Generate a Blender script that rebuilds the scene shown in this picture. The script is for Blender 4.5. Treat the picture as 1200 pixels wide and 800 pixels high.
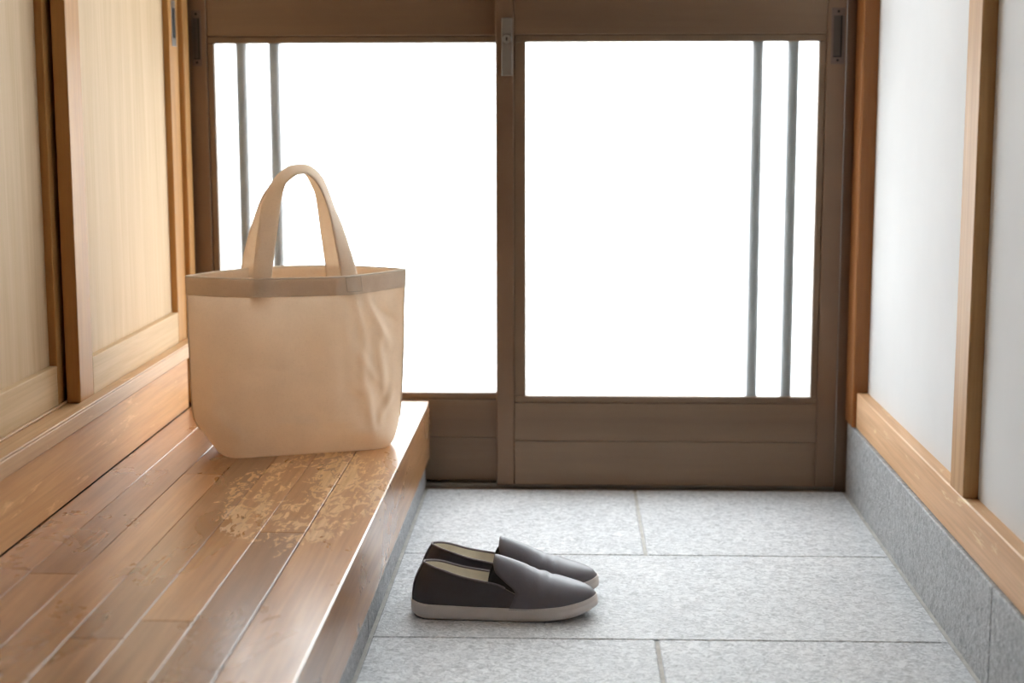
import bpy, bmesh, math, random
import numpy as np
from mathutils import Vector, Matrix, noise

for o in list(bpy.data.objects):
    bpy.data.objects.remove(o, do_unlink=True)
scene = bpy.context.scene
COL = scene.collection

# ------------------------------------------------------------------ camera
cam_d = bpy.data.cameras.new('camera')
cam = bpy.data.objects.new('camera', cam_d)
COL.objects.link(cam)
cam_d.sensor_width = 36.0
cam_d.lens = 1858.87 / 1200 * 36
right = Vector((0.99934, 0.036345, -0.001643))
up = Vector((-0.003687, 0.14609, 0.989264))
fwd = Vector((-0.036195, 0.988603, -0.146127))
cam.matrix_world = Matrix(((right.x, up.x, -fwd.x, 0), (right.y, up.y, -fwd.y, 0),
                           (right.z, up.z, -fwd.z, 0.80), (0, 0, 0, 1)))
cam_d.dof.use_dof = True
cam_d.dof.focus_distance = 2.58
cam_d.dof.aperture_fstop = 3.6
cam_d.clip_start = 0.05
scene.camera = cam

# ------------------------------------------------------------------ daylight
world = bpy.data.worlds.new('overcast_sky')
scene.world = world
world.use_nodes = True
bg = world.node_tree.nodes['Background']
bg.inputs['Color'].default_value = (0.95, 0.98, 1.0, 1)
bg.inputs['Strength'].default_value = 8.6
scene.view_settings.view_transform = 'Standard'
scene.view_settings.look = 'None'
scene.view_settings.exposure = 0.0
scene.view_settings.gamma = 1.0
scene.view_settings.use_curve_mapping = False
scene.cycles.caustics_reflective = False
scene.cycles.caustics_refractive = False
scene.cycles.blur_glossy = 1.0
scene.cycles.sample_clamp_indirect = 8.0

BACK_Y = -1.6          # wall behind the camera
CEIL = 2.45
STEP_Z = 0.187


# ------------------------------------------------------------------ materials
class NT:
    def __init__(self, name):
        self.m = bpy.data.materials.new(name)
        self.m.use_nodes = True
        self.t = self.m.node_tree
        self.n = self.t.nodes
        self.b = self.n['Principled BSDF']
        self.out = self.n['Material Output']

    def new(self, typ, **kw):
        nd = self.n.new(typ)
        for k, v in kw.items():
            if k in nd.inputs:
                nd.inputs[k].default_value = v
            else:
                setattr(nd, k, v)
        return nd

    def link(self, a, b):
        self.t.links.new(a, b)

    def coords(self, scale=(1, 1, 1), rnd=False):
        tc = self.new('ShaderNodeTexCoord')
        mp = self.new('ShaderNodeMapping')
        mp.inputs['Scale'].default_value = scale
        if rnd:
            oi = self.new('ShaderNodeObjectInfo')
            va = self.new('ShaderNodeVectorMath', operation='SCALE')
            va.inputs[0].default_value = (7.3, 5.1, 9.7)
            self.link(oi.outputs['Random'], va.inputs['Scale'])
            ad = self.new('ShaderNodeVectorMath', operation='ADD')
            self.link(tc.outputs['Object'], ad.inputs[0])
            self.link(va.outputs[0], ad.inputs[1])
            self.link(ad.outputs[0], mp.inputs['Vector'])
        else:
            self.link(tc.outputs['Object'], mp.inputs['Vector'])
        return mp.outputs['Vector']

    def noise(self, vec, scale, detail=4, rough=0.55, dist=0.0):
        nz = self.new('ShaderNodeTexNoise')
        nz.inputs['Scale'].default_value = scale
        nz.inputs['Detail'].default_value = detail
        nz.inputs['Roughness'].default_value = rough
        nz.inputs['Distortion'].default_value = dist
        self.link(vec, nz.inputs['Vector'])
        return nz.outputs['Fac']

    def ramp(self, fac, stops):
        r = self.new('ShaderNodeValToRGB')
        el = r.color_ramp.elements
        while len(el) < len(stops):
            el.new(0.5)
        for e, (p, c) in zip(el, stops):
            e.position = p
            e.color = c if len(c) == 4 else (*c, 1)
        self.link(fac, r.inputs['Fac'])
        return r.outputs['Color']

    def mix(self, fac, a, b, blend='MIX'):
        mx = self.new('ShaderNodeMix', data_type='RGBA', blend_type=blend)
        for sock, val in ((mx.inputs[0], fac), (mx.inputs[6], a), (mx.inputs[7], b)):
            if isinstance(val, (int, float)):
                sock.default_value = val
            elif isinstance(val, tuple):
                sock.default_value = (*val, 1) if len(val) == 3 else val
            else:
                self.link(val, sock)
        return mx.outputs[2]

    def math(self, op, a, b=None, clamp=False):
        nd = self.new('ShaderNodeMath', operation=op, use_clamp=clamp)
        for i, v in enumerate((a, b)):
            if v is None:
                continue
            if isinstance(v, (int, float)):
                nd.inputs[i].default_value = v
            else:
                self.link(v, nd.inputs[i])
        return nd.outputs[0]

    def bump(self, h, strength=0.2, dist=0.002):
        bp = self.new('ShaderNodeBump')
        bp.inputs['Strength'].default_value = strength
        bp.inputs['Distance'].default_value = dist
        self.link(h, bp.inputs['Height'])
        self.link(bp.outputs['Normal'], self.b.inputs['Normal'])

    def set(self, **kw):
        for k, v in kw.items():
            s = self.b.inputs[k.replace('_', ' ')]
            if isinstance(v, (int, float)):
                s.default_value = v
            elif isinstance(v, tuple):
                s.default_value = (*v, 1) if len(v) == 3 else v
            else:
                self.link(v, s)
        return self


GR = {'X': (1.6, 30, 30), 'Y': (30, 1.6, 30), 'Z': (30, 30, 1.6)}


def wood(name, c1, c2, axis, rough=0.4, coat=0.0, fine=1.0, spec=0.4):
    t = NT(name)
    v = t.coords(GR[axis], True)
    f = t.noise(v, 1.2, 6, 0.6, 0.6)
    v2 = t.coords(tuple(s * 5 if s > 5 else s * 2 for s in GR[axis]), True)
    f2 = t.noise(v2, 1.3, 3, 0.5, 0.2)
    c = t.ramp(f, [(0.3, c1), (0.7, c2)])
    g = t.ramp(f2, [(0.35, (0.86, 0.84, 0.82)), (0.6, (1, 1, 1))])
    c = t.mix(0.7 * fine, c, g, 'MULTIPLY')
    t.set(Base_Color=c, Roughness=rough, Specular_IOR_Level=spec)
    if coat:
        t.set(Coat_Weight=coat, Coat_Roughness=0.25)
    t.bump(f2, 0.12, 0.001)
    return t.m


def plank_wood(name='worn_lacquered_plank', amount=1.0):
    """old lacquered floor board: tint comes from the object's colour, lacquer worn off in patches"""
    t = NT(name)
    v = t.coords((26, 1.5, 26), True)
    f = t.noise(v, 1.4, 6, 0.6, 0.8)
    v2 = t.coords((150, 5, 150), True)
    f2 = t.noise(v2, 1.0, 3, 0.5, 0.3)
    base = t.ramp(f, [(0.25, (0.30, 0.145, 0.060)), (0.55, (0.42, 0.215, 0.092)), (0.8, (0.50, 0.275, 0.125))])
    g = t.ramp(f2, [(0.35, (0.78, 0.74, 0.70)), (0.62, (1, 1, 1))])
    base = t.mix(0.75, base, g, 'MULTIPLY')
    oi = t.new('ShaderNodeObjectInfo')
    base = t.mix(1.0, base, oi.outputs['Color'], 'MULTIPLY')
    # worn-through zone where people step off, between the bag and the edge
    tc = t.new('ShaderNodeTexCoord')
    sep = t.new('ShaderNodeSeparateXYZ')
    t.link(tc.outputs['Object'], sep.inputs[0])
    dx = t.math('DIVIDE', t.math('SUBTRACT', sep.outputs['X'], -0.415), 0.14)
    dy = t.math('DIVIDE', t.math('SUBTRACT', sep.outputs['Y'], 2.47), 0.34)
    d = t.math('SQRT', t.math('ADD', t.math('MULTIPLY', dx, dx), t.math('MULTIPLY', dy, dy)))
    zone = t.math('SUBTRACT', 1.0, d)
    zone = t.math('SUBTRACT', zone, t.math('MULTIPLY', t.math('LESS_THAN', sep.outputs['Z'], 0.183), 5.0))   # trodden top only
    wv = t.coords((75, 26, 75))
    wn = t.noise(wv, 1.0, 5, 0.62, 1.0)
    wv3 = t.coords((14, 5, 14))
    wn3 = t.noise(wv3, 1.0, 3, 0.5, 0.4)
    zc_ = t.math('MINIMUM', t.math('MULTIPLY', zone, 1.6), 0.20)
    m = t.math('ADD', zc_, t.math('ADD', t.math('MULTIPLY', t.math('SUBTRACT', wn, 0.5), 1.5), t.math('MULTIPLY', t.math('SUBTRACT', wn3, 0.5), 0.9)))
    worn = t.ramp(m, [(0.15, (0, 0, 0)), (0.22, (1, 1, 1))])
    wcol = t.mix(1.0, t.ramp(f, [(0.3, (0.62, 0.37, 0.17)), (0.7, (0.76, 0.50, 0.27))]), g, 'MULTIPLY')
    worn = t.math('MULTIPLY', worn, amount)
    c = t.mix(worn, base, wcol)
    # faint scuffs all over
    sc = t.noise(t.coords((9, 4, 9)), 1.0, 4, 0.6, 0.5)
    rough = t.math('ADD', t.math('MULTIPLY', sc, 0.22), t.math('MULTIPLY', worn, 0.18))
    rough = t.math('ADD', rough, 0.18)
    t.set(Base_Color=c, Roughness=rough, Coat_Weight=t.math('SUBTRACT', 0.75, t.math('MULTIPLY', worn, 0.6)), Coat_Roughness=0.24)
    t.bump(f2, 0.15, 0.0008)
    return t.m


def beam_wood(name, c1, c2, axis, amt=0.35, rough=0.42, coat=0.15, crough=0.3):
    """sawn beam with flaked varnish"""
    t = NT(name)
    v = t.coords(GR[axis], True)
    f = t.noise(v, 1.2, 6, 0.6, 0.8)
    base = t.ramp(f, [(0.3, c1), (0.7, c2)])
    fl = t.noise(t.coords((30, 7, 42)), 1.0, 6, 0.65, 0.4)
    m = t.ramp(fl, [(0.60, (0, 0, 0)), (0.66, (1, 1, 1))])
    lite = tuple(min(1, x * 1.55 + 0.05) for x in c2)
    fac = t.math('MULTIPLY', m, amt)
    c = t.mix(fac, base, lite)
    f2 = t.noise(t.coords(tuple(s * 5 if s > 5 else s * 2 for s in GR[axis]), True), 1.3, 3)
    g = t.ramp(f2, [(0.35, (0.8, 0.77, 0.74)), (0.6, (1, 1, 1))])
    c = t.mix(0.6, c, g, 'MULTIPLY')
    t.set(Base_Color=c, Roughness=rough, Coat_Weight=coat, Coat_Roughness=crough)
    t.bump(f2, 0.15, 0.001)
    return t.m


def granite(name, lo, hi, bump=0.55, rough=0.45):
    t = NT(name)
    v = t.coords((1, 1, 1), True)
    big = t.noise(v, 7, 3, 0.5)
    mid = t.noise(v, 85, 6, 0.65, 1.2)
    fine = t.noise(v, 420, 3, 0.6)
    c = t.ramp(mid, [(0.34, lo), (0.60, hi)])
    c = t.mix(0.5, c, t.ramp(fine, [(0.3, (0.72, 0.73, 0.75)), (0.65, (1.06, 1.06, 1.06))]), 'MULTIPLY')
    c = t.mix(0.4, c, t.ramp(big, [(0.3, (0.84, 0.85, 0.86)), (0.7, (1.08, 1.08, 1.07))]), 'MULTIPLY')
    vo = t.new('ShaderNodeTexVoronoi')
    vo.inputs['Scale'].default_value = 55
    t.link(v, vo.inputs['Vector'])
    sp = t.ramp(vo.outputs['Distance'], [(0.05, (0.25, 0.25, 0.26)), (0.10, (1, 1, 1))])
    sel = t.ramp(t.noise(v, 23, 2), [(0.47, (0, 0, 0)), (0.53, (1, 1, 1))])
    c = t.mix(t.math('MULTIPLY', sel, 0.8), c, sp, 'MULTIPLY')
    t.set(Base_Color=c, Roughness=rough)
    st = t.noise(t.coords((55, 120, 80), True), 1.0, 5, 0.6, 1.5)
    h = t.math('ADD', t.math('MULTIPLY', mid, 0.6), st)
    t.bump(h, bump, 0.006)
    return t.m


def plain(name, col, rough=0.5, metal=0.0, var=0.06, scale=(8, 8, 8), bump=0.0, bscale=60):
    t = NT(name)
    f = t.noise(t.coords(scale, True), 1.0, 4)
    a = tuple(max(0, x * (1 - var * 2)) for x in col)
    b = tuple(min(1, x * (1 + var * 2)) for x in col)
    t.set(Base_Color=t.ramp(f, [(0.3, a), (0.7, b)]), Roughness=rough, Metallic=metal)
    if bump:
        t.bump(t.noise(t.coords((1, 1, 1), True), bscale, 5, 0.6), bump, 0.002)
    return t.m


def canvas(name, col, trans):
    t = NT(name)
    v = t.coords((1, 1, 1))
    big = t.noise(v, 9, 4)
    wx = t.noise(t.coords((900, 900, 160)), 1.0, 2)
    wz = t.noise(t.coords((160, 160, 900)), 1.0, 2)
    weave = t.math('ADD', wx, wz)
    a = tuple(x * 0.93 for x in col)
    b = tuple(min(1, x * 1.05) for x in col)
    c = t.mix(0.5, t.ramp(big, [(0.3, a), (0.7, b)]), t.ramp(weave, [(0.7, (0.88, 0.86, 0.84)), (1.2, (1, 1, 1))]), 'MULTIPLY')
    t.set(Base_Color=c, Roughness=0.9)
    t.b.inputs['Specular IOR Level'].default_value = 0.2
    t.b.inputs['Sheen Weight'].default_value = 0.15
    t.bump(weave, 0.10, 0.0006)
    tr = t.new('ShaderNodeBsdfTranslucent')
    t.link(c, tr.inputs['Color'])
    mx = t.new('ShaderNodeMixShader')
    mx.inputs[0].default_value = trans
    t.link(t.b.outputs[0], mx.inputs[1])
    t.link(tr.outputs[0], mx.inputs[2])
    t.link(mx.outputs[0], t.out.inputs['Surface'])
    return t.m


def frosted():
    t = NT('frosted_glass')
    st = t.noise(t.coords((22, 22, 1.2)), 1.0, 5, 0.6, 0.3)
    fine = t.noise(t.coords((1, 1, 1)), 260, 3)
    col = t.ramp(st, [(0.25, (0.80, 0.84, 0.86)), (0.7, (0.98, 0.99, 1.0))])
    tr = t.new('ShaderNodeBsdfTranslucent')
    t.link(col, tr.inputs['Color'])
    tp = t.new('ShaderNodeBsdfTransparent')
    tp.inputs['Color'].default_value = (0.97, 0.985, 0.985, 1)
    mx = t.new('ShaderNodeMixShader')
    mx.inputs[0].default_value = 0.70
    t.link(tr.outputs[0], mx.inputs[1])
    t.link(tp.outputs[0], mx.inputs[2])
    gl = t.new('ShaderNodeBsdfGlossy')
    gl.inputs['Roughness'].default_value = 0.25
    bp = t.new('ShaderNodeBump')
    bp.inputs['Strength'].default_value = 0.3
    bp.inputs['Distance'].default_value = 0.001
    t.link(fine, bp.inputs['Height'])
    t.link(bp.outputs[0], gl.inputs['Normal'])
    m2 = t.new('ShaderNodeMixShader')
    m2.inputs[0].default_value = 0.05
    t.link(mx.outputs[0], m2.inputs[1])
    t.link(gl.outputs[0], m2.inputs[2])
    t.link(m2.outputs[0], t.out.inputs['Surface'])
    return t.m


M = {}
M['plaster'] = plain('white_plaster', (0.68, 0.683, 0.69), 0.9, 0, 0.02, (3, 3, 3), 0.12, 220)
M['hall'] = plain('hall_wood_lining', (0.20, 0.13, 0.08), 0.7, 0, 0.06, (20, 20, 1))
M['ceiling'] = plain('ceiling_board', (0.74, 0.72, 0.68), 0.9, 0, 0.02)
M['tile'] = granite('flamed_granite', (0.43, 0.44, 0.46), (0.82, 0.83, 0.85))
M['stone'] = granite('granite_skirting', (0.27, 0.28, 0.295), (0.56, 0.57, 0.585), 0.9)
M['grout'] = plain('cement_grout', (0.50, 0.485, 0.46), 0.9, 0, 0.08, (40, 40, 40))
M['gap'] = plain('dark_joint_bed', (0.10, 0.095, 0.09), 0.95, 0, 0.1)
M['plank'] = plank_wood()
M['beam'] = beam_wood('varnished_edge_beam', (0.42, 0.195, 0.080), (0.58, 0.30, 0.135), 'Y', 0.45, 0.34, 0.5, 0.16)
M['sill'] = beam_wood('pale_varnished_sill', (0.66, 0.38, 0.19), (0.79, 0.505, 0.295), 'Y', 0.55, 0.5, 0.0)
M['board'] = beam_wood('orange_kick_board', (0.56, 0.265, 0.085), (0.70, 0.385, 0.15), 'Y', 0.5, 0.5, 0.0)
M['track'] = beam_wood('track_timber', (0.50, 0.275, 0.12), (0.62, 0.385, 0.195), 'Y', 0.3, 0.48, 0.0)
M['post'] = wood('varnished_post', (0.44, 0.24, 0.095), (0.58, 0.35, 0.165), 'Z', 0.55, 0.0, 1.0, 0.3)
M['cpost'] = wood('red_brown_post', (0.26, 0.095, 0.028), (0.36, 0.15, 0.048), 'Z', 0.42, 0.0, 1.0, 0.3)
M['panel'] = wood('pale_cedar_panel', (0.55, 0.385, 0.225), (0.635, 0.465, 0.295), 'Z', 0.65, 0.0, 0.6, 0.22)
M['stile'] = wood('pine_stile', (0.43, 0.205, 0.062), (0.55, 0.29, 0.102), 'Z', 0.5, 0.0, 0.7, 0.28)
M['rail'] = wood('pine_rail', (0.54, 0.36, 0.19), (0.64, 0.45, 0.26), 'Y', 0.6, 0.0, 0.7, 0.3)
M['carcass'] = plain('cabinet_carcass', (0.30, 0.19, 0.10), 0.7)
M['bronze'] = plain('bronze_aluminium', (0.205, 0.130, 0.083), 0.36, 0.35, 0.04, (2, 2, 6))
M['bronze_h'] = plain('bronze_aluminium_rail', (0.205, 0.135, 0.087), 0.33, 0.35, 0.05, (1.5, 4, 22))
M['bead'] = plain('glazing_bead_bronze', (0.20, 0.135, 0.088), 0.40, 0.35, 0.04)
M['pull'] = plain('pull_plate_bronze', (0.15, 0.11, 0.09), 0.42, 0.5, 0.04)
M['recess'] = plain('pull_recess', (0.075, 0.06, 0.052), 0.5, 0.4, 0.04)
M['gasket'] = plain('black_gasket', (0.03, 0.025, 0.02), 0.6)
M['bar'] = plain('grey_lattice_bar', (0.30, 0.31, 0.31), 0.6, 0.0, 0.05)
M['steel'] = plain('brushed_steel', (0.52, 0.50, 0.48), 0.32, 0.9, 0.05)
M['lock'] = plain('lock_plate', (0.20, 0.175, 0.155), 0.5, 0.2, 0.04)
M['dark'] = plain('dark_slot', (0.015, 0.012, 0.01), 0.8)
M['alu'] = plain('bare_aluminium', (0.30, 0.27, 0.23), 0.35, 0.6, 0.05)
M['glass'] = frosted()
M['paving'] = plain('outdoor_concrete', (0.62, 0.62, 0.61), 0.9, 0, 0.05, (2, 2, 2), 0.2)
M['canvas'] = canvas('natural_canvas', (0.90, 0.745, 0.58), 0.34)
M['hem'] = canvas('doubled_canvas', (0.90, 0.76, 0.61), 0.30)
M['strap'] = canvas('canvas_webbing', (0.90, 0.76, 0.61), 0.28)
M['lip'] = canvas('canvas_edge_highlight', (0.93, 0.83, 0.71), 0.2)  # paler canvas for the rolled lip, its highlight put into the colour
M['thread'] = plain('cotton_thread', (0.70, 0.58, 0.45), 0.9)
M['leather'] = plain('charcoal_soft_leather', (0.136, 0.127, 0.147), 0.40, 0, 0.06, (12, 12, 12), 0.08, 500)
M['leather_shaded'] = plain('charcoal_leather_shaded', (0.072, 0.064, 0.073), 0.48, 0, 0.06, (12, 12, 12), 0.08, 500)  # same leather as the vamp, the quarter's shade put into the colour
M['elastic'] = plain('black_elastic', (0.022, 0.018, 0.019), 0.75, 0, 0.1, (300, 10, 10))
M['binding'] = plain('plum_grey_binding', (0.17, 0.14, 0.155), 0.5)
M['lining'] = plain('cream_lining', (0.90, 0.83, 0.71), 0.85, 0, 0.04, (20, 20, 20))
M['rubber'] = plain('off_white_rubber', (0.74, 0.685, 0.65), 0.55, 0, 0.05, (14, 14, 14))
M['tread'] = plain('dark_outsole', (0.12, 0.10, 0.085), 0.8)


# ------------------------------------------------------------------ object helpers
def add(name, verts, faces, mat, parent=None, smooth=False):
    me = bpy.data.meshes.new(name)
    me.from_pydata([tuple(v) for v in verts], [], [tuple(f) for f in faces])
    me.validate()
    bm = bmesh.new()
    bm.from_mesh(me)
    bmesh.ops.recalc_face_normals(bm, faces=bm.faces)
    bm.to_mesh(me)
    bm.free()
    if smooth:
        for p in me.polygons:
            p.use_smooth = True
    me.materials.append(mat)
    ob = bpy.data.objects.new(name, me)
    COL.objects.link(ob)
    if parent:
        ob.parent = parent
    return ob


def world_of(parent):
    p = Vector((0, 0, 0))
    while parent:
        p = p + parent.location
        parent = parent.parent
    return p


def box(name, lo, hi, mat, parent=None, bevel=0.0015, own_origin=False):
    """box given in world coordinates (parents here are never rotated)"""
    off = world_of(parent)
    lo = Vector(lo) - off
    hi = Vector(hi) - off
    c = Vector((0, 0, 0))
    bm = bmesh.new()
    bmesh.ops.create_cube(bm, size=1.0)
    for v in bm.verts:
        v.co = Vector((lo[i] + (v.co[i] + 0.5) * (hi[i] - lo[i]) for i in range(3)))
    if bevel:
        bevel = min(bevel, 0.3 * min(hi[i] - lo[i] for i in range(3)))
        bmesh.ops.bevel(bm, geom=list(bm.edges), offset=bevel, segments=1, affect='EDGES')
    me = bpy.data.meshes.new(name)
    bm.to_mesh(me)
    bm.free()
    me.materials.append(mat)
    ob = bpy.data.objects.new(name, me)
    COL.objects.link(ob)
    if parent:
        ob.parent = parent
    return ob


def empty(name, loc, rz=0.0):
    o = bpy.data.objects.new(name, None)
    COL.objects.link(o)
    o.location = loc
    o.rotation_euler = (0, 0, rz)
    o.empty_display_size = 0.05
    return o


def tag(o, label=None, cat=None, group=None, kind=None):
    if label:
        o['label'] = label
    if cat:
        o['category'] = cat
    if group:
        o['group'] = group
    if kind:
        o['kind'] = kind
    return o


def tube(name, pts, r, mat, parent=None, seg=8, closed=False):
    pts = [Vector(p) for p in pts]
    n = len(pts)
    V, F = [], []
    prev = None
    for i, p in enumerate(pts):
        a = pts[(i - 1) % n] if (closed or i > 0) else pts[i]
        b = pts[(i + 1) % n] if (closed or i < n - 1) else pts[i]
        t = (b - a).normalized()
        ref = prev if prev is not None else (Vector((0, 0, 1)) if abs(t.z) < 0.9 else Vector((1, 0, 0)))
        s = (ref - t * ref.dot(t)).normalized()
        prev = s
        q = t.cross(s)
        for k in range(seg):
            an = 2 * math.pi * k / seg
            V.append(p + s * (r * math.cos(an)) + q * (r * math.sin(an)))
    m = n if closed else n - 1
    for i in range(m):
        for k in range(seg):
            F.append((i * seg + k, i * seg + (k + 1) % seg, ((i + 1) % n) * seg + (k + 1) % seg, ((i + 1) % n) * seg + k))
    if not closed:
        F.append(tuple(range(seg)))
        F.append(tuple(range((n - 1) * seg, n * seg)))
    return add(name, V, F, mat, parent, True)


def cyl_y(name, c, r, y0, y1, mat, parent, seg=24):
    off = world_of(parent)
    V, F = [], []
    for y in (y0, y1):
        for k in range(seg):
            a = 2 * math.pi * k / seg
            V.append((c[0] + r * math.cos(a) - off.x, y - off.y, c[1] + r * math.sin(a) - off.z))
    for k in range(seg):
        F.append((k, (k + 1) % seg, seg + (k + 1) % seg, seg + k))
    F.append(tuple(range(seg)))
    F.append(tuple(range(seg, 2 * seg)))
    return add(name, V, F, mat, parent)


def pchip(xs, ys):
    xs = np.array(xs, float)
    ys = np.array(ys, float)
    h = np.diff(xs)
    d = np.diff(ys) / h
    m = np.zeros(len(xs))
    m[0], m[-1] = d[0], d[-1]
    for i in range(1, len(xs) - 1):
        if d[i - 1] * d[i] > 0:
            w1, w2 = 2 * h[i] + h[i - 1], h[i] + 2 * h[i - 1]
            m[i] = (w1 + w2) / (w1 / d[i - 1] + w2 / d[i])

    def f(x):
        x = min(max(x, xs[0]), xs[-1])
        i = min(int(np.searchsorted(xs, x, side='right')) - 1, len(xs) - 2)
        t = (x - xs[i]) / h[i]
        return float((2 * t**3 - 3 * t**2 + 1) * ys[i] + (t**3 - 2 * t**2 + t) * h[i] * m[i]
                     + (-2 * t**3 + 3 * t**2) * ys[i + 1] + (t**3 - t**2) * h[i] * m[i + 1])
    return f


def sstep(a, b, x):
    t = min(max((x - a) / (b - a), 0), 1)
    return t * t * (3 - 2 * t)


# ------------------------------------------------------------------ setting: entry floor
XL, XR = -0.305, 0.58          # faces of the stone on both sides
floor = box('floor', (-0.40, BACK_Y, -0.12), (0.68, 3.42, -0.007), M['gap'], None, 0)
tag(floor, 'grey granite slab floor of the sunken entry', None, None, 'structure')
rows = [(2.785, 3.272, [XL, 0.139, XR]), (2.325, 2.7815, [XL, XR]), (1.865, 2.3215, [XL, 0.134, XR]),
        (1.405, 1.8615, [XL, XR]), (0.945, 1.4015, [XL, 0.134, XR])]
g = 0.003
for y0, y1, xs in rows:
    for a, b in zip(xs[:-1], xs[1:]):
        la = 0.006 if a == XL else g
        lb = 0.006 if b == XR else g
        box('floor_tile', (a + la, y0, -0.04), (b - lb, y1, 0.0), M['tile'], floor, 0.0016)
    for xg in xs[1:-1]:
        box('grout_line', (xg - g, y0 + 0.001, -0.02), (xg + g, y1 - 0.001, -0.0015), M['grout'], floor, 0)
for xa, xb in ((XL - 0.002, XL + 0.006), (XR - 0.006, XR + 0.002)):
    box('grout_line', (xa, 0.945, -0.02), (xb, 3.272, -0.001), M['grout'], floor, 0)
box('floor_tile', (XL + 0.006, BACK_Y, -0.04), (XR - 0.006, 0.94, 0.0), M['tile'], floor, 0.0016)

# ------------------------------------------------------------------ setting: right wall
wr = box('wall_right', (0.608, BACK_Y, 0.15), (0.78, 3.30, CEIL), M['plaster'], None, 0)
tag(wr, 'white plaster wall on the right', None, None, 'structure')
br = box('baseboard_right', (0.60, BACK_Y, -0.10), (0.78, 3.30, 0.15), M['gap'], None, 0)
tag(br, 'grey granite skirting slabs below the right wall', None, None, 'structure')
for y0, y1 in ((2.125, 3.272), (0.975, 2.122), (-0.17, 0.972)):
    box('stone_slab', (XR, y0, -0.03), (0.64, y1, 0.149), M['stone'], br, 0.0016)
sill = box('trim_1', (0.586, BACK_Y, 0.150), (0.70, 3.272, 0.2228), M['sill'], None, 0.0015)
tag(sill, 'worn pale timber ground beam on top of the granite skirting', None, None, 'structure')
p1 = box('trim_2', (0.5862, 2.3237, 0.2215), (0.70, 2.407, CEIL), M['post'], None, 0.0025)
tag(p1, 'square timber post standing on the ground beam of the right wall', None, None, 'structure')
p2 = box('trim_3', (0.577, 3.205, 0.150), (0.70, 3.285, CEIL), M['cpost'], None, 0.0025)
tag(p2, 'red brown corner post beside the sliding door', None, None, 'structure')
p3 = box('trim_4', (0.5862, 0.95, 0.2215), (0.70, 1.033, CEIL), M['post'], None, 0.0025)
tag(p3, 'timber post of the right wall nearest the viewer', None, None, 'structure')

# ------------------------------------------------------------------ setting: raised wooden floor
step = box('floor_raised', (-1.30, BACK_Y, -0.10), (-0.332, 3.30, 0.165), M['gap'], None, 0)
tag(step, 'raised timber entry floor of worn lacquered boards with a thick edge beam', None, None, 'structure')
KX = -0.295
box('edge_beam', (-0.3835, BACK_Y, 0.065), (KX, 3.282, STEP_Z), M['plank'], step, 0.0018).color = (1.32, 1.28, 1.22, 1)
for y0, y1 in ((2.3195, 3.285), (1.35, 2.3165), (0.38, 1.347)):
    box('stone_slab', (-0.36, y0, -0.03), (XL, y1, 0.064), M['stone'], step, 0.002)
xs = [-0.7845, -0.719, -0.652, -0.585, -0.518, -0.451, -0.384]
joints = [[3.26, 1.55, 0.6, -0.4], [3.26, 2.02, 0.95, 0.0], [3.26, 2.60, 1.50, 0.5], [3.26, 2.78, 1.764, 0.7],
          [3.26, 1.83, 0.8, -0.2], [3.26, 2.235, 1.2, 0.2]]
random.seed(4)
tints = [[(1.02, 0.96, 0.92), (1.0, 1.0, 1.0)], [(0.80, 0.74, 0.72), (1.04, 1.0, 0.96)], [(1.0, 0.95, 0.9), (1.18, 1.13, 1.06), (0.95, .95, .95)],
         [(0.85, 0.82, 0.8), (0.78, 0.74, 0.72), (1.05, 1.02, 1.0)], [(1.15, 1.10, 1.0), (0.92, 0.88, 0.88)], [(1.05, 0.98, 0.90), (0.72, 0.68, 0.70), (1, 1, 1)]]
for i in range(6):
    a, b = xs[i], xs[i + 1]
    ys = joints[i] + [BACK_Y]
    for k in range(len(ys) - 1):
        o = box('plank', (a + 0.0005, ys[k + 1] + 0.0005, 0.166), (b - 0.0005, ys[k] - 0.0003, STEP_Z), M['plank'], step, 0.0006)
        tn = tints[i][k] if k < len(tints[i]) else (random.uniform(0.8, 1.15),) * 3
        o.color = (*tn, 1)
box('end_strip', (-0.7845, 3.2605, 0.166), (-0.384, 3.282, STEP_Z), M['beam'], step, 0.0012)

# ------------------------------------------------------------------ setting: other walls, ceiling
wl = box('wall_left', (-1.42, BACK_Y, -0.1), (-1.26, 3.45, CEIL), M['plaster'], None, 0)
tag(wl, 'plaster wall behind the cabinet', None, None, 'structure')
wfr = box('wall_front_right', (0.60, 3.3005, -0.1), (0.78, 3.45, 1.86), M['plaster'], None, 0)
tag(wfr, 'plaster wall right of the sliding doors', None, None, 'structure')
wf = empty('wall_front', (-0.3, 3.28, 1.86))
tag(wf, 'plaster wall around the added transom above the sliding doors', None, None, 'structure')
for lo, hi in (((-1.42, 1.861), (-0.80, CEIL)), ((0.56, 1.861), (0.78, CEIL)), ((-0.80, 2.37), (0.56, CEIL))):
    box('wall_piece', (lo[0], 3.28, lo[1]), (hi[0], 3.45, hi[1]), M['plaster'], wf, 0)
tw = empty('window_added', (-0.12, 3.30, 1.861))  # out-of-view transom, added to bring more daylight down on floor and boards
tag(tw, 'added frosted transom window, unseen above the sliding doors, for more daylight', None, None, 'structure')
for lo, hi in (((-0.80, 1.861), (-0.765, 2.37)), ((0.525, 1.861), (0.56, 2.37)), ((-0.14, 1.896), (-0.10, 2.335)), ((-0.765, 1.861), (0.525, 1.896)), ((-0.765, 2.335), (0.525, 2.37))):
    box('window_frame', (lo[0], 3.30, lo[1]), (hi[0], 3.34, hi[1]), M['bronze'], tw)
for xa, xb in ((-0.766, -0.139), (-0.101, 0.526)):
    box('glass_pane', (xa, 3.318, 1.895), (xb, 3.322, 2.336), M['glass'], tw, 0)
wfl = box('wall_front_left', (-1.26, 3.30, -0.1), (-0.832, 3.45, 1.86), M['plaster'], None, 0)
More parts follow.
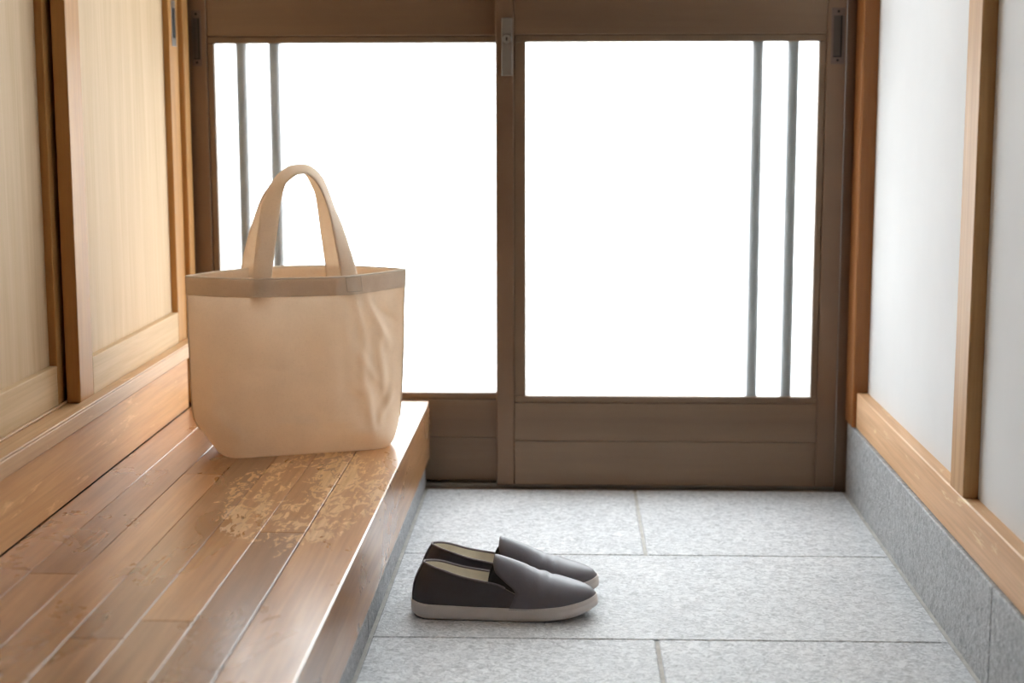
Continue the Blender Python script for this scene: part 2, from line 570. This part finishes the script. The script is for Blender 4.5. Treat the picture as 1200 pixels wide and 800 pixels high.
tag(wfl, 'plaster wall left of the sliding doors', None, None, 'structure')
ce = box('ceiling', (-1.42, BACK_Y - 0.1, CEIL), (0.78, 3.45, CEIL + 0.1), M['ceiling'], None, 0)
tag(ce, 'board ceiling of the entry', None, None, 'structure')
wb = box('wall_back', (-1.42, BACK_Y - 0.1, -0.1), (0.78, BACK_Y, CEIL), M['hall'], None, 0)
tag(wb, 'wooden wall behind the viewer', None, None, 'structure')
gd = box('ground', (-6, 3.46, -0.25), (6, 9, -0.08), M['paving'], None, 0)
tag(gd, 'pale paved ground outside the door', None, None, 'structure')

# ------------------------------------------------------------------ sliding glass doors
ZT = 1.83


def sash(name, x0, x1, yf, pane, left_stile, right_stile, label, bars, flip):
    """aluminium sash: x0..x1 overall, pane=(xa, xb), z levels common"""
    y1 = yf + 0.030
    r = empty(name, (0.5 * (x0 + x1), yf, 0.008))
    tag(r, label, None, None, 'structure')
    zb = 0.008
    pa, pb = pane
    z0, z1 = 0.199, 0.931                    # lower pane
    bw = 0.014
    # stiles run the full height
    box('stile', (x0, yf, zb), (left_stile, y1, ZT), M['bronze'], r, 0.0015)
    box('stile', (right_stile, yf, zb), (x1, y1, ZT), M['bronze'], r, 0.0015)
    L, R_ = left_stile + 0.0006, right_stile - 0.0006
    box('bottom_rail', (L, yf + 0.002, zb), (R_, y1 - 0.002, 0.1025), M['bronze_h'], r, 0.0012)
    box('kick_panel', (L, yf + 0.003, 0.1035), (R_, y1 - 0.003, z0 - bw - 0.001), M['bronze_h'], r, 0.0008)
    box('mid_rail', (L, yf + 0.002, z1 + bw + 0.001), (R_, y1 - 0.002, 1.075), M['bronze_h'], r, 0.0012)
    box('top_rail', (L, yf + 0.002, ZT - 0.06), (R_, y1 - 0.002, ZT), M['bronze_h'], r, 0.0012)
    for a, b in ((zb, z0 - 0.006), (z1 + 0.006, 1.075 + 0.006), (ZT - 0.07, ZT)):
        box('rail_core', (L - 0.004, yf + 0.008, a), (R_ + 0.004, y1 - 0.006, b), M['bead'], r, 0)
    for a, b in ((left_stile - 0.004, min(pa, left_stile + 0.004)), (max(pb, right_stile - 0.004), right_stile + 0.004)):
        box('stile_core', (a, yf + 0.008, zb), (b, y1 - 0.006, ZT), M['bead'], r, 0)
    zz = [(z0, z1), (1.075 + bw + 0.001, ZT - 0.06 - bw)]
    for k, (a, b) in enumerate(zz):
        box('glazing_bead', (L, yf + 0.0045, a - bw), (R_, y1 - 0.004, a), M['bead'], r, 0.0015)
        box('glazing_bead', (L, yf + 0.0045, b), (R_, y1 - 0.004, b + bw), M['bead'], r, 0.0015)
        if pa - L > 0.003:
            box('glazing_bead', (L, yf + 0.0045, a), (pa, y1 - 0.004, b), M['bead'], r, 0.0015)
        if R_ - pb > 0.003:
            box('glazing_bead', (pb, yf + 0.0045, a), (R_, y1 - 0.004, b), M['bead'], r, 0.0015)
        box('glass_pane', (pa - 0.003, yf + 0.013, a - 0.003), (pb + 0.003, yf + 0.017, b + 0.003), M['glass'], r, 0)
        for xb in bars:
            box('lattice_bar', (xb - 0.0112, yf + 0.0174, a - 0.002), (xb + 0.0112, yf + 0.0300, b + 0.002), M['bar'], r, 0.001)
    return r


def pull_handle(root, xa, xb, za, zb, ra, rb, yf):
    """screwed finger pull: plate frame with a sunk grip"""
    h = box('pull_handle', (xa, yf - 0.0018, za), (xb, yf + 0.0002, zb), M['pull'], root, 0.0006)
    box('recess', (ra, yf - 0.0024, za + 0.0155), (rb, yf - 0.0016, zb - 0.0155), M['recess'], h, 0.0003)
    box('recess_edge', (rb - 0.003, yf - 0.0030, za + 0.0155), (rb, yf - 0.0020, zb - 0.0155), M['dark'], h, 0.0003)
    box('recess_edge', (ra, yf - 0.0034, za + 0.0135), (rb, yf - 0.0016, za + 0.0160), M['dark'], h, 0.0003)
    for z in (za + 0.0075, zb - 0.0075):
        cyl_y('screw', (0.5 * (xa + xb), z), 0.0028, yf - 0.0032, yf - 0.0010, M['dark'], h, 12)
    return h


d1 = sash('door_1', -0.153, 0.557, 3.280, (-0.0915, 0.5035), -0.1160, 0.5180,
          'front sliding door sash of frosted glass in bronze aluminium, on the right', (0.3815, 0.4535), False)
d2 = sash('door_2', -0.800, -0.120, 3.315, (-0.7395, -0.1545), -0.7540, -0.1500,
          'rear sliding door sash of frosted glass behind the tote bag', (-0.6855, -0.6165), True)
pull_handle(d1, 0.5262, 0.5528, 0.885, 0.997, 0.5300, 0.5475, 3.280)
pull_handle(d2, -0.7835, -0.7640, 0.885, 0.9985, -0.7800, -0.7670, 3.315)
lk = box('lock_plate', (-0.1405, 3.2745, 0.863), (-0.1180, 3.2802, 0.979), M['lock'], d1, 0.0015)
cyl_y('cylinder', (-0.1297, 0.9365), 0.0088, 3.2690, 3.2747, M['steel'], lk, 28)
box('keyhole', (-0.1310, 3.2680, 0.9335), (-0.1280, 3.2693, 0.9405), M['dark'], lk, 0.0003)

fr = empty('trim_5', (-0.1, 3.30, 0))
tag(fr, 'bronze aluminium frame around the sliding doors', None, None, 'structure')
box('jamb', (0.5590, 3.288, -0.02), (0.62, 3.40, 1.86), M['bronze'], fr, 0.001)
box('jamb', (-0.832, 3.300, -0.02), (-0.8005, 3.40, 1.86), M['bronze'], fr, 0.001)
box('head', (-0.8005, 3.276, 1.832), (0.559, 3.40, 1.86), M['bronze_h'], fr, 0.001)
box('threshold', (-0.8005, 3.273, -0.03), (0.5590, 3.40, -0.001), M['bronze_h'], fr, 0.001)
box('track_rail', (-0.8, 3.293, -0.001), (0.559, 3.297, 0.007), M['alu'], fr, 0.0005)
box('track_rail', (-0.8, 3.328, -0.001), (0.559, 3.332, 0.007), M['alu'], fr, 0.0005)

# ------------------------------------------------------------------ built-in cabinet on the left
CAB_T = 1.80
cab = empty('sliding_door_cabinet', (-1.0, 2.0, STEP_Z))
tag(cab, 'pale cedar cabinet with sliding doors and orange kick board along the left wall', 'cabinet')
box('carcass', (-1.255, 0.60, STEP_Z), (-0.862, 3.285, CAB_T + 0.02), M['carcass'], cab, 0.002)
box('kick_board', (-0.86, 0.60, STEP_Z + 0.0005), (-0.785, 3.195, 0.2945), M['board'], cab, 0.0015)
box('track_sill', (-0.86, 0.60, 0.295), (-0.775, 3.252, 0.3215), M['track'], cab, 0.002)
for xa, xb in ((-0.7965, -0.775), (-0.8265, -0.8205)):
    box('track_ridge', (xa, 0.60, 0.3215), (xb, 3.250, 0.3255), M['track'], cab, 0.001)
box('end_post', (-0.86, 3.2525, STEP_Z + 0.0005), (-0.7862, 3.2955, CAB_T + 0.05), M['stile'], cab, 0.002)
box('head_rail', (-0.86, 0.60, CAB_T - 0.01), (-0.775, 3.252, CAB_T + 0.05), M['track'], cab, 0.002)


def slide_door(y0, y1, xf, th, pull=True):
    """sliding door: recessed panel is the part, frame members are its pieces; xf = front face"""
    zb, zt = 0.3225, CAB_T - 0.012
    sw = 0.072
    p = box('sliding_door', (xf - th + 0.004, y0 + 0.02, zb + 0.02), (xf - 0.0125, y1 - 0.02, zt - 0.02), M['panel'], cab, 0)
    box('door_stile', (xf - th, y0, zb), (xf, y0 + sw, zt), M['stile'], p, 0.0012)
    box('door_stile', (xf - th, y1 - sw, zb), (xf, y1, zt), M['stile'], p, 0.0012)
    box('door_rail', (xf - th, y0 + sw, zb), (xf, y1 - sw, 0.3875), M['rail'], p, 0.0012)
    box('door_rail', (xf - th, y0 + sw, zt - 0.07), (xf, y1 - sw, zt), M['rail'], p, 0.0012)
    if pull:
        yc = y1 - 0.5 * sw
        box('pull_plate', (xf - 0.001, yc - 0.016, 0.922), (xf + 0.0012, yc + 0.016, 1.012), M['steel'], p, 0.0004)
        box('pull_slot', (xf + 0.0004, yc - 0.010, 0.938), (xf + 0.0018, yc + 0.010, 0.998), M['dark'], p, 0.0003)
    return p


slide_door(2.522, 3.2515, -0.797, 0.0230)
slide_door(1.800, 2.575, -0.8275, 0.0230, False)
slide_door(1.080, 1.850, -0.797, 0.0230, False)

# ------------------------------------------------------------------ tote bag
ANG = math.radians(19.2)
bag = empty('tote_bag', (-0.4865, 2.8195, STEP_Z + 0.0008), ANG)
tag(bag, 'natural canvas tote bag with two upright handles on the wooden step', 'bag')

AR_f = pchip([0, 0.010, 0.035, 0.068, 0.15, 0.318], [0.162, 0.1725, 0.1805, 0.185, 0.190, 0.1965])
A_f = pchip([0, 0.012, 0.035, 0.068, 0.12, 0.20, 0.318], [0.152, 0.1600, 0.1755, 0.1935, 0.1965, 0.1975, 0.1990])
B_f = pchip([0, 0.04, 0.10, 0.20, 0.318], [0.063, 0.070, 0.070, 0.066, 0.060])
P_f = pchip([0, 0.03, 0.07, 0.12, 0.20, 0.318], [16, 7, 4.2, 3.4, 2.9, 2.6])
HB = 0.318


def crease(u, h, p, q, w, amp):
    """ridge between two points of the (u, h) plane, tapered at both ends"""
    ax, ay = p
    bx, by = q
    sx = 0.2
    du, dh = (bx - ax) * sx, by - ay
    L2 = du * du + dh * dh
    t = ((u - ax) * sx * du + (h - ay) * dh) / L2
    if t < -0.1 or t > 1.1:
        return 0.0
    d = abs((u - ax) * sx * dh - (h - ay) * du) / math.sqrt(L2)
    e = max(0.0, 1 - (2 * t - 1) ** 2)
    return amp * math.exp(-(d / w) ** 2) * e


CR = [((0.42, 0.31), (0.62, 0.16), 0.010, 0.0055), ((0.52, 0.30), (0.86, 0.17), 0.009, 0.006),
      ((0.62, 0.27), (0.95, 0.22), 0.008, -0.005), ((0.36, 0.28), (0.44, 0.10), 0.013, 0.004),
      ((0.68, 0.21), (0.84, 0.07), 0.010, 0.0055), ((0.84, 0.16), (0.78, 0.03), 0.009, -0.003), ((0.50, 0.22), (0.58, 0.06), 0.011, 0.004), ((0.40, 0.20), (0.80, 0.10), 0.009, 0.0035), ((0.30, 0.12), (0.62, 0.08), 0.010, -0.003),
      ((0.92, 0.10), (0.70, 0.045), 0.008, 0.006), ((-0.95, 0.10), (-0.62, 0.03), 0.010, 0.005),
      ((-0.9, 0.22), (-0.8, 0.05), 0.014, 0.004), ((-0.55, 0.06), (0.55, 0.055), 0.008, 0.0022),
      ((-0.2, 0.17), (0.5, 0.145), 0.03, -0.004), ((0.10, 0.25), (0.30, 0.12), 0.02, 0.003),
      ((-0.75, 0.16), (0.1, 0.155), 0.010, 0.0016), ((0.60, 0.12), (0.66, 0.02), 0.009, 0.004)]


def bag_pt(u, h, side, off=0.0):
    """side -1 = panel facing the camera, +1 = rear panel"""
    A, B, P = (A_f(h) if u < 0 else AR_f(h)), B_f(h), P_f(h)
    if u > 0 and side < 0:
        k_ = sstep(0.02, 0.10, h)
        B = B + 0.006 * k_ * sstep(0.0, 0.3, u)
    y = B * (1 - abs(u) ** P)
    if u > 0.25 and side < 0:      # the slack right third falls back towards the seam
        y += k_ * (B * (1 - ((u - 0.25) / 0.75) ** 1.45) - y)
    lip = 0.0
    k = h / HB
    if side > 0:
        lip = 0.006 * k ** 3 * math.cos(u * math.pi / 2)
    else:
        lip = -0.0035 * k ** 3 * math.cos(u * math.pi / 2)
    x = A * u
    q = Vector((x * 9 + 3.1 * side, h * 9, side * 4.0))
    d = 0.006 * noise.noise(q) + 0.0035 * noise.noise(q * 2.3)
    rr = 0.35 + 1.8 * sstep(0.2, 0.8, u)
    d += rr * (0.0026 * noise.noise(Vector((x * 26, h * 18, side * 9))) + 0.0011 * noise.noise(Vector((x * 60, h * 40, side * 5))))
    if side < 0:
        for c in CR:
            d += 1.9 * crease(u, h, *c)
    edge = 1 - abs(u) ** 6
    d *= edge * min(1.0, h / 0.03) * (1.0 - 0.55 * sstep(0.27, 0.31, h))
    y = y + d + off * (0.35 + 0.65 * edge)
    xs_ = x + math.copysign(off * abs(u) ** 8, u) + 0.0015 * noise.noise(Vector((h * 14, u * 1.3, 2.0))) * sstep(0.02, 0.1, h)
    z = h + lip - 0.0016 * (1 if h < 1e-6 else 0) * 0
    return Vector((xs_, side * y, z))


NU = 96
US = [math.sin(math.pi / 2 * (2 * i / NU - 1)) for i in range(NU + 1)]
US = [0.5 * a + 0.5 * (2 * i / NU - 1) for i, a in enumerate(US)]


def bag_surface(name, hs, mat, off, inner=None, bottom=False):
    V, F = [], []
    def ring(h, o):
        s = len(V)
        for u in US:
            V.append(bag_pt(u, h, -1, o))
        for u in US[::-1][1:-1]:
            V.append(bag_pt(u, h, 1, o))
        return s
    R = 2 * NU
    starts = [ring(h, off) for h in hs]
    if inner is not None:
        starts.append(ring(hs[-1] + 0.0008, 0.5 * (off + inner)))
        for h in hs[::-1]:
            starts.append(ring(h, inner))
    for a, b in zip(starts[:-1], starts[1:]):
        for k in range(R):
            F.append((a + k, a + (k + 1) % R, b + (k + 1) % R, b + k))
    if bottom:
        for i in range(NU):
            f0, f1 = i, i + 1
            b0 = (R - i) % R
            b1 = (R - i - 1)
            q = [f0, f1, b1, b0]
            q2 = []
            for z in q:
                if z not in q2:
                    q2.append(z)
            if len(q2) >= 3:
                F.append(tuple(q2))
    return add(name, V, F, mat, bag, True)


hs = [0, 0.004, 0.009, 0.015, 0.022, 0.03] + list(np.linspace(0.038, 0.3135, 62))
bag_surface('bag_body', hs, M['canvas'], 0.0, None, True)
bag_surface('top_hem', list(np.linspace(0.2855, 0.318, 10)), M['hem'], 0.0013, -0.0013)
for s in (-1, 1):
    tube('side_seam', [bag_pt(s, h, -1, 0.0) for h in np.linspace(0.045, 0.31, 40)], 0.0014, M['thread'], bag, 6)
tube('hem_stitching', [bag_pt(u, 0.2862, -1, 0.0017) for u in np.linspace(-0.985, 0.985, 120)], 0.00045, M['thread'], bag, 5)


lipring = [bag_pt(u, 0.3185, -1, 0.0) for u in US] + [bag_pt(u, 0.3185, 1, 0.0) for u in US[::-1][1:-1]]
tube('lip_edge_highlight', lipring, 0.0019, M['lip'], bag, 8, True)


def ribbon(name, pts, nrm, width, th, mat, nsub=6):
    """strap along pts; nrm = outward normal at each point"""
    P = [Vector(p) for p in pts]
    N = [Vector(n).normalized() for n in nrm]
    pp, nn = [], []
    n = len(P)
    for i in range(n - 1):
        p0, p1, p2, p3 = P[max(i - 1, 0)], P[i], P[i + 1], P[min(i + 2, n - 1)]
        for k in range(nsub):
            t = k / nsub
            pp.append(0.5 * ((2 * p1) + (p2 - p0) * t + (2 * p0 - 5 * p1 + 4 * p2 - p3) * t * t + (-p0 + 3 * p1 - 3 * p2 + p3) * t ** 3))
            nn.append(N[i].lerp(N[i + 1], t).normalized())
    pp.append(P[-1])
    nn.append(N[-1])
    V, F = [], []
    W = 8
    m = len(pp)
    for i in range(m):
        t = (pp[min(i + 1, m - 1)] - pp[max(i - 1, 0)]).normalized()
        s = t.cross(nn[i]).normalized()
        nr = s.cross(t).normalized()
        if nr.dot(nn[i]) < 0:
            nr = -nr
        wob = 0.0008 * noise.noise(pp[i] * 40)
        for side in (1, -1):
            for k in range(W + 1):
                f = (k / W - 0.5) if side == 1 else (0.5 - k / W)
                bow = 0.0012 * (1 - (2 * f) ** 2)
                edge = 0.55 if abs(f) > 0.49 else 1.0
                V.append(pp[i] + s * (f * width) + nr * (side * th * 0.5 * edge + bow + wob))
    R = 2 * (W + 1)
    for i in range(m - 1):
        for k in range(R):
            F.append((i * R + k, i * R + (k + 1) % R, (i + 1) * R + (k + 1) % R, (i + 1) * R + k))
    F.append(tuple(range(R)))
    F.append(tuple(range((m - 1) * R, m * R)))
    return add(name, V, F, mat, bag, True)


FS = [(-0.0731, -0.050, 0.2750), (-0.0726, -0.0535, 0.3180), (-0.0657, -0.050, 0.3705), (-0.0572, -0.042, 0.4148), (-0.0490, -0.033, 0.4514),
      (-0.0349, -0.024, 0.4821), (-0.0139, -0.018, 0.4995), (0.0017, -0.016, 0.5040), (0.0182, -0.017, 0.5026), (0.0341, -0.02, 0.4884),
      (0.0448, -0.026, 0.4674), (0.0539, -0.032, 0.4403), (0.0622, -0.042, 0.4090), (0.0712, -0.0500, 0.3672), (0.0815, -0.0500, 0.3200), (0.0885, -0.0480, 0.2780)]
FN = [(0, -1, 0), (0, -1, 0), (0, -1, 0.05), (-0.15, -1, 0.1), (-0.55, -0.85, 0.25), (-0.75, -0.55, 0.45), (-0.4, -0.5, 0.8), (0, -0.45, 0.9), (0.3, -0.5, 0.85),
      (0.6, -0.5, 0.6), (0.8, -0.5, 0.35), (0.85, -0.5, 0.2), (0.75, -0.65, 0.1), (0.6, -0.8, 0.05), (0.35, -0.95, 0), (0.2, -1, 0)]
ribbon('handle', FS, FN, 0.0335, 0.0030, M['strap'])
BS = [(-0.0832, 0.0535, 0.2750), (-0.0816, 0.0540, 0.3150), (-0.0699, 0.045, 0.3707), (-0.0563, 0.036, 0.4156), (-0.0382, 0.026, 0.4662),
      (-0.0174, 0.018, 0.4921), (-0.001, 0.014, 0.5000), (0.0128, 0.014, 0.5000), (0.0284, 0.017, 0.4885), (0.0461, 0.024, 0.4603),
      (0.0564, 0.032, 0.4288), (0.0638, 0.042, 0.3907), (0.0708, 0.050, 0.3461), (0.0751, 0.0545, 0.3140), (0.0753, 0.0535, 0.2750)]
BN = [(0, 1, 0), (0.1, 1, 0), (0.25, 1, 0), (0.25, 1, 0.1), (-0.5, 0.75, 0.4), (-0.4, 0.3, 0.85), (-0.15, -0.1, 0.95), (0.15, -0.1, 0.95), (0.45, 0.1, 0.85),
      (0.75, 0.4, 0.5), (0.6, 0.8, 0.2), (0.3, 0.95, 0.1), (0.1, 1, 0), (0, 1, 0), (0, 1, 0)]
ribbon('handle', BS, BN, 0.0310, 0.0030, M['strap'])
st = []
for (x, z) in ((0.072, 0.322), (0.1015, 0.319), (0.1045, 0.290), (0.075, 0.291), (0.072, 0.322)):
    st.append((x, z))
pts = []
for (xa, za), (xb, zb) in zip(st[:-1], st[1:]):
    for k in range(6):
        t = k / 6
        x, z = xa + (xb - xa) * t, min(za + (zb - za) * t, 0.3165)
        q = bag_pt(x / AR_f(z), z, -1, 0.0017)
        pts.append(q)
tube('handle_stitching', pts, 0.0006, M['thread'], bag, 5, True)

# ------------------------------------------------------------------ slip-on shoes
L = 0.297
Wm = pchip([0, 0.03, 0.075, 0.12, 0.165, 0.205, 0.24, 0.27, L], [0.034, 0.0365, 0.0385, 0.0400, 0.0450, 0.0485, 0.0480, 0.0440, 0.039])


def Wsole(x):
    f = 1.0
    rh, rt = 0.040, 0.072
    if x < rh:
        f *= max(0.0, 1 - (1 - x / rh) ** 2.2) ** 0.5
    if x > L - rt:
        f *= max(0.0, 1 - (1 - (L - x) / rt) ** 2.4) ** 0.5
    return Wm(x) * f


def lat(x):            # inward sweep of the toe
    return 0.003 * sstep(0.13, L, x)


zbot = pchip([0, 0.012, 0.05, 0.17, 0.22, 0.26, L], [0.004, 0.001, 0.0, 0.0, 0.002, 0.006, 0.0155])
zfox = pchip([0, 0.05, 0.12, 0.18, 0.23, 0.27, L], [0.0245, 0.0235, 0.0215, 0.0215, 0.0245, 0.0295, 0.0345])
zcr = pchip([0.10, 0.136, 0.152, 0.175, 0.2025, 0.225, 0.25, 0.272, 0.285, 0.2938], [0.0985, 0.0945, 0.0900, 0.0815, 0.0708, 0.0622, 0.0538, 0.0472, 0.0412, 0.0325])
LU = 0.2938


def Wup(x):
    xx = x + (L - LU) * (x / LU) ** 2
    return max(0.0, Wsole(min(xx, L)) - 0.0032) if x < LU else 0.0


def outline(n, f, x0=0.0, x1=L):
    xs_ = [x0 + (x1 - x0) * 0.5 * (1 - math.cos(math.pi * i / n)) for i in range(n + 1)]
    pts = [(x, -f(x)) for x in xs_] + [(x, f(x)) for x in xs_[::-1][1:-1]]
    return pts


def shoe(name, loc, rz, mirror):
    root = empty(name, loc, rz)
    mz = -1 if mirror else 1

    def T(x, y, z):
        return Vector((x, mz * (y + lat(x)), z))

    def S(nm, V, F, mat, par=root, sm=True):
        return add(nm, V, F, mat, par, sm)

    # --- rubber sole with rolled side
    N = 60
    ol = outline(N, Wsole)
    prof = [(-0.0035, 0.0), (-0.0008, 0.12), (0.0, 0.35), (0.0, 0.8), (-0.0006, 0.95), (-0.0020, 1.0), (-0.0065, 1.0)]
    V, F = [], []
    R = len(ol)
    for dw, v in prof:
        for x, y in ol:
            nx, ny = (x - L / 2) / (L / 2), y / 0.05
            k = math.hypot(nx ** 3, ny)
            k = k if k > 1e-6 else 1
            V.append(T(x + dw * nx ** 3 / k, y + dw * ny / k, zbot(x) + (zfox(x) - zbot(x)) * v))
    for a in range(len(prof) - 1):
        for k in range(R):
            F.append((a * R + k, a * R + (k + 1) % R, (a + 1) * R + (k + 1) % R, (a + 1) * R + k))

    def cap(base):
        for i in range(N):
            q = [base + i, base + i + 1, base + (R - i - 1), base + (R - i) % R]
            q2 = []
            for z in q:
                if z not in q2:
                    q2.append(z)
            if len(q2) > 2:
                F.append(tuple(q2))
    cap(0)
    cap((len(prof) - 1) * R)
    sole = S('rubber_sole', V, F, M['rubber'])
    # foxing line and toe bumper
    fox = []
    tb = []
    for x, y in ol:
        nx, ny = (x - L / 2) / (L / 2), y / 0.05
        k = math.hypot(nx ** 3, ny) or 1
        fox.append(T(x - 0.001 * nx ** 3 / k, y - 0.001 * ny / k, zfox(x) - 0.0006))
    tube('foxing_edge', fox, 0.0011, M['rubber'], sole, 6, True)
    half = [p for p in ol if p[0] > 0.235]
    half = sorted([p for p in half if p[1] < 0], key=lambda p: p[0]) + [p for p in half if p[1] == 0] + sorted([p for p in half if p[1] > 0], key=lambda p: -p[0])
    V, F = [], []
    for x, y in half:
        nx, ny = (x - L / 2) / (L / 2), y / 0.05
        k = math.hypot(nx ** 3, ny) or 1
        fade = sstep(0.235, 0.262, x)
        for v, o in ((0.10, -0.0012), (0.14, 0.0011 * fade), (0.60, 0.0013 * fade), (0.66, -0.0006)):
            V.append(T(x + o * nx ** 3 / k, y + o * ny / k, zbot(x) + (zfox(x) - zbot(x)) * v))
    for i in range(len(half) - 1):
        for k in range(3):
            F.append((i * 4 + k, i * 4 + k + 1, (i + 1) * 4 + k + 1, (i + 1) * 4 + k))
    S('toe_bumper', V, F, M['rubber'], sole)

    # --- quarter: wall around the heel
    XQ = 0.170
    top_z = pchip([0, 0.03, 0.07, 0.11, 0.135, XQ], [0.0845, 0.0785, 0.0680, 0.0610, 0.0570, 0.0430])
    top_k = pchip([0, 0.03, 0.08, 0.125, XQ], [0.72, 0.74, 0.84, 0.90, 0.955])
    nq = 70
    # side parameter: from throat on one side round the heel to the other
    base = []
    xs_ = [XQ * 0.5 * (1 - math.cos(math.pi * i / nq)) for i in range(nq + 1)]
    seq = [(x, -1) for x in xs_[::-1]] + [(x, 1) for x in xs_[1:]]
    rowsv = 12

    def wall(x, sg, v, inset=0.0):
        w = Wup(x + 0.0015) if x < 0.002 else Wup(x)
        zb_ = zfox(x) - 0.002
        zt_ = top_z(x)
        z = zb_ + (zt_ - zb_) * v
        kk = 1 + (top_k(x) - 1) * v ** 1.6 + 0.035 * math.sin(math.pi * min(1, v * 1.1)) * (1 - v)
        xb = x + 0.0025
        xt = 0.0205 + (xb - 0.0025) * (XQ - 0.0205) / XQ
        lean = v ** 1.5
        xx = xb + (xt - xb) * lean - 0.003 * math.sin(math.pi * v) * (1 - x / XQ)
        yy = sg * w * kk
        if inset:
            cx = 0.06
            dx_, dy_ = xx - cx, yy
            hx = max(0.0, (0.05 - x) / 0.05)
            xx += inset * hx
            yy -= sg * inset * min(1.0, abs(yy) / 0.012)
        return T(xx, yy, z)
    V = [wall(x, sg, j / rowsv) for (x, sg) in seq for j in range(rowsv + 1)]
    F = []
    for i in range(len(seq) - 1):
        for j in range(rowsv):
            a = i * (rowsv + 1) + j
            F.append((a, a + 1, a + rowsv + 2, a + rowsv + 1))
    q = S('quarter', V, F, M['leather_shaded'])
    V = [wall(x, sg, 0.02 + 0.965 * j / rowsv, 0.0024) for (x, sg) in seq for j in range(rowsv + 1)]
    S('lining', V, F, M['lining'])
    tube('collar_binding', [wall(x, sg, 1.0, 0.0012) for (x, sg) in seq if x < 0.150], 0.0019, M['binding'], q, 8)
    tube('heel_seam', [wall(0.0, 1, v, -0.0002) for v in np.linspace(0.03, 0.97, 14)], 0.0007, M['elastic'], q, 6)
    # insole
    il = outline(40, lambda x: max(0.0, Wsole(x) - 0.006), 0.008, 0.24)
    V = [T(x, y, 0.0285) for x, y in il]
    F = []
    n = 40
    for i in range(n):
        qq = []
        for z in (i, i + 1, len(il) - i - 1, (len(il) - i) % len(il)):
            if z not in qq:
                qq.append(z)
        if len(qq) > 2:
            F.append(tuple(qq))
    S('insole', V, F, M['lining'])

    # --- vamp with raised tongue
    def sec(x, ph, off=0.0):
        """ph 0..pi across the foot"""
        w = Wup(min(x, LU)) + off
        zb_ = zfox(min(x, L)) - 0.002
        zc = zcr(x)
        s_ = max(0.0, math.sin(ph))
        c_ = math.cos(ph)
        hgt = max(0.002, zc - zb_)
        # shoe sections: full side, peaked instep
        kx = sstep(0.28, 0.14, x)
        yy = w * math.copysign(abs(c_) ** (0.95 + 0.18 * kx), c_)
        zz = zb_ + hgt * s_ ** (0.80 + 0.10 * kx) + off * s_
        # bending creases over the toes
        cr = 0.0
        for (cx, sl, am, wd) in ((0.206, 0.16, 0.0034, 0.0055), (0.222, -0.12, 0.0026, 0.005), (0.192, 0.05, 0.0018, 0.006)):
            d = x - cx - sl * (yy)
            cr += am * math.exp(-(d / wd) ** 2)
        zz -= cr * s_
        return T(x, -yy, zz)
    edge_x = pchip([0, 14, 21, 26, 36, 46, 58, 74, 90], [0.158, 0.166, 0.1685, 0.1650, 0.1490, 0.1365, 0.1335, 0.1340, 0.1355])
    NP, NX = 48, 44
    V, F = [], []

    def ex(ph):
        d = math.degrees(ph)
        return edge_x(d if d <= 90 else 180 - d)
    for j in range(NP + 1):
        ph = math.pi * j / NP
        e = ex(ph)
        for i in range(NX + 1):
            t = i / NX
            t = math.sin(t * math.pi / 2) ** 0.9 if True else t
            V.append(sec(e + (LU - e) * t, ph, 0.0009))
    for j in range(NP):
        for i in range(NX):
            a = j * (NX + 1) + i
            F.append((a, a + 1, a + NX + 2, a + NX + 1))
    vp = S('vamp', V, F, M['leather'])
    sd = vp.modifiers.new('thick', 'SOLIDIFY')
    sd.thickness = 0.0018
    sd.offset = -1
    tube('vamp_edging', [sec(ex(ph) + 0.0004, ph, 0.0010) for ph in np.linspace(math.radians(14), math.pi - math.radians(14), 60)], 0.0011, M['binding'], vp, 6)
    tube('vamp_stitching', [sec(ex(ph) + 0.0050, ph, 0.0010) for ph in np.linspace(math.radians(24), math.pi - math.radians(24), 60)], 0.0004, M['binding'], vp, 5)
    # elastic gores between quarter and vamp
    for sg in (0, 1):
        gx = pchip([8, 22, 34, 50, 64], [0.120, 0.1225, 0.1255, 0.1330, 0.1400])
        V, F = [], []
        for j in range(15):
            dg = 8 + 56 * j / 14
            ph = math.radians(dg) if sg == 0 else math.pi - math.radians(dg)
            for i in range(9):
                x = gx(dg) + (0.178 - gx(dg)) * i / 8
                V.append(sec(x, ph, -0.0022))
        for j in range(14):
            for i in range(8):
                a = j * 9 + i
                F.append((a, a + 1, a + 10, a + 9))
        gr = S('elastic_gore', V, F, M['elastic'])
        sm_ = gr.modifiers.new('thick', 'SOLIDIFY')
        sm_.thickness = 0.0012
    # outsole tread
    tl = outline(40, lambda x: max(0.0, Wsole(x) - 0.006), 0.006, L - 0.008)
    V = [T(x, y, max(0.0, zbot(x) - 0.0002)) for x, y in tl] + [T(x, y, zbot(x) + 0.003) for x, y in tl]
    F = []
    n2 = len(tl)
    for k in range(n2):
        F.append((k, (k + 1) % n2, n2 + (k + 1) % n2, n2 + k))
    for b in (0, n2):
        for i in range(40):
            qq = []
            for z in (i, i + 1, n2 - i - 1, (n2 - i) % n2):
                if b + z not in qq:
                    qq.append(b + z)
            if len(qq) > 2:
                F.append(tuple(qq))
    S('outsole', V, F, M['tread'], sole, False)
    return root


s1 = shoe('slip_on_shoe', (-0.2515, 2.441, 0.0004), math.radians(0.0), False)
tag(s1, 'charcoal slip-on shoe with off-white rubber sole, the nearer of the pair', 'shoe', 'pair of slip-on shoes')
s2 = shoe('slip_on_shoe', (-0.2480, 2.546, 0.0004), math.radians(0.3), True)
tag(s2, 'charcoal slip-on shoe half hidden behind its mate, nearer the door', 'shoe', 'pair of slip-on shoes')
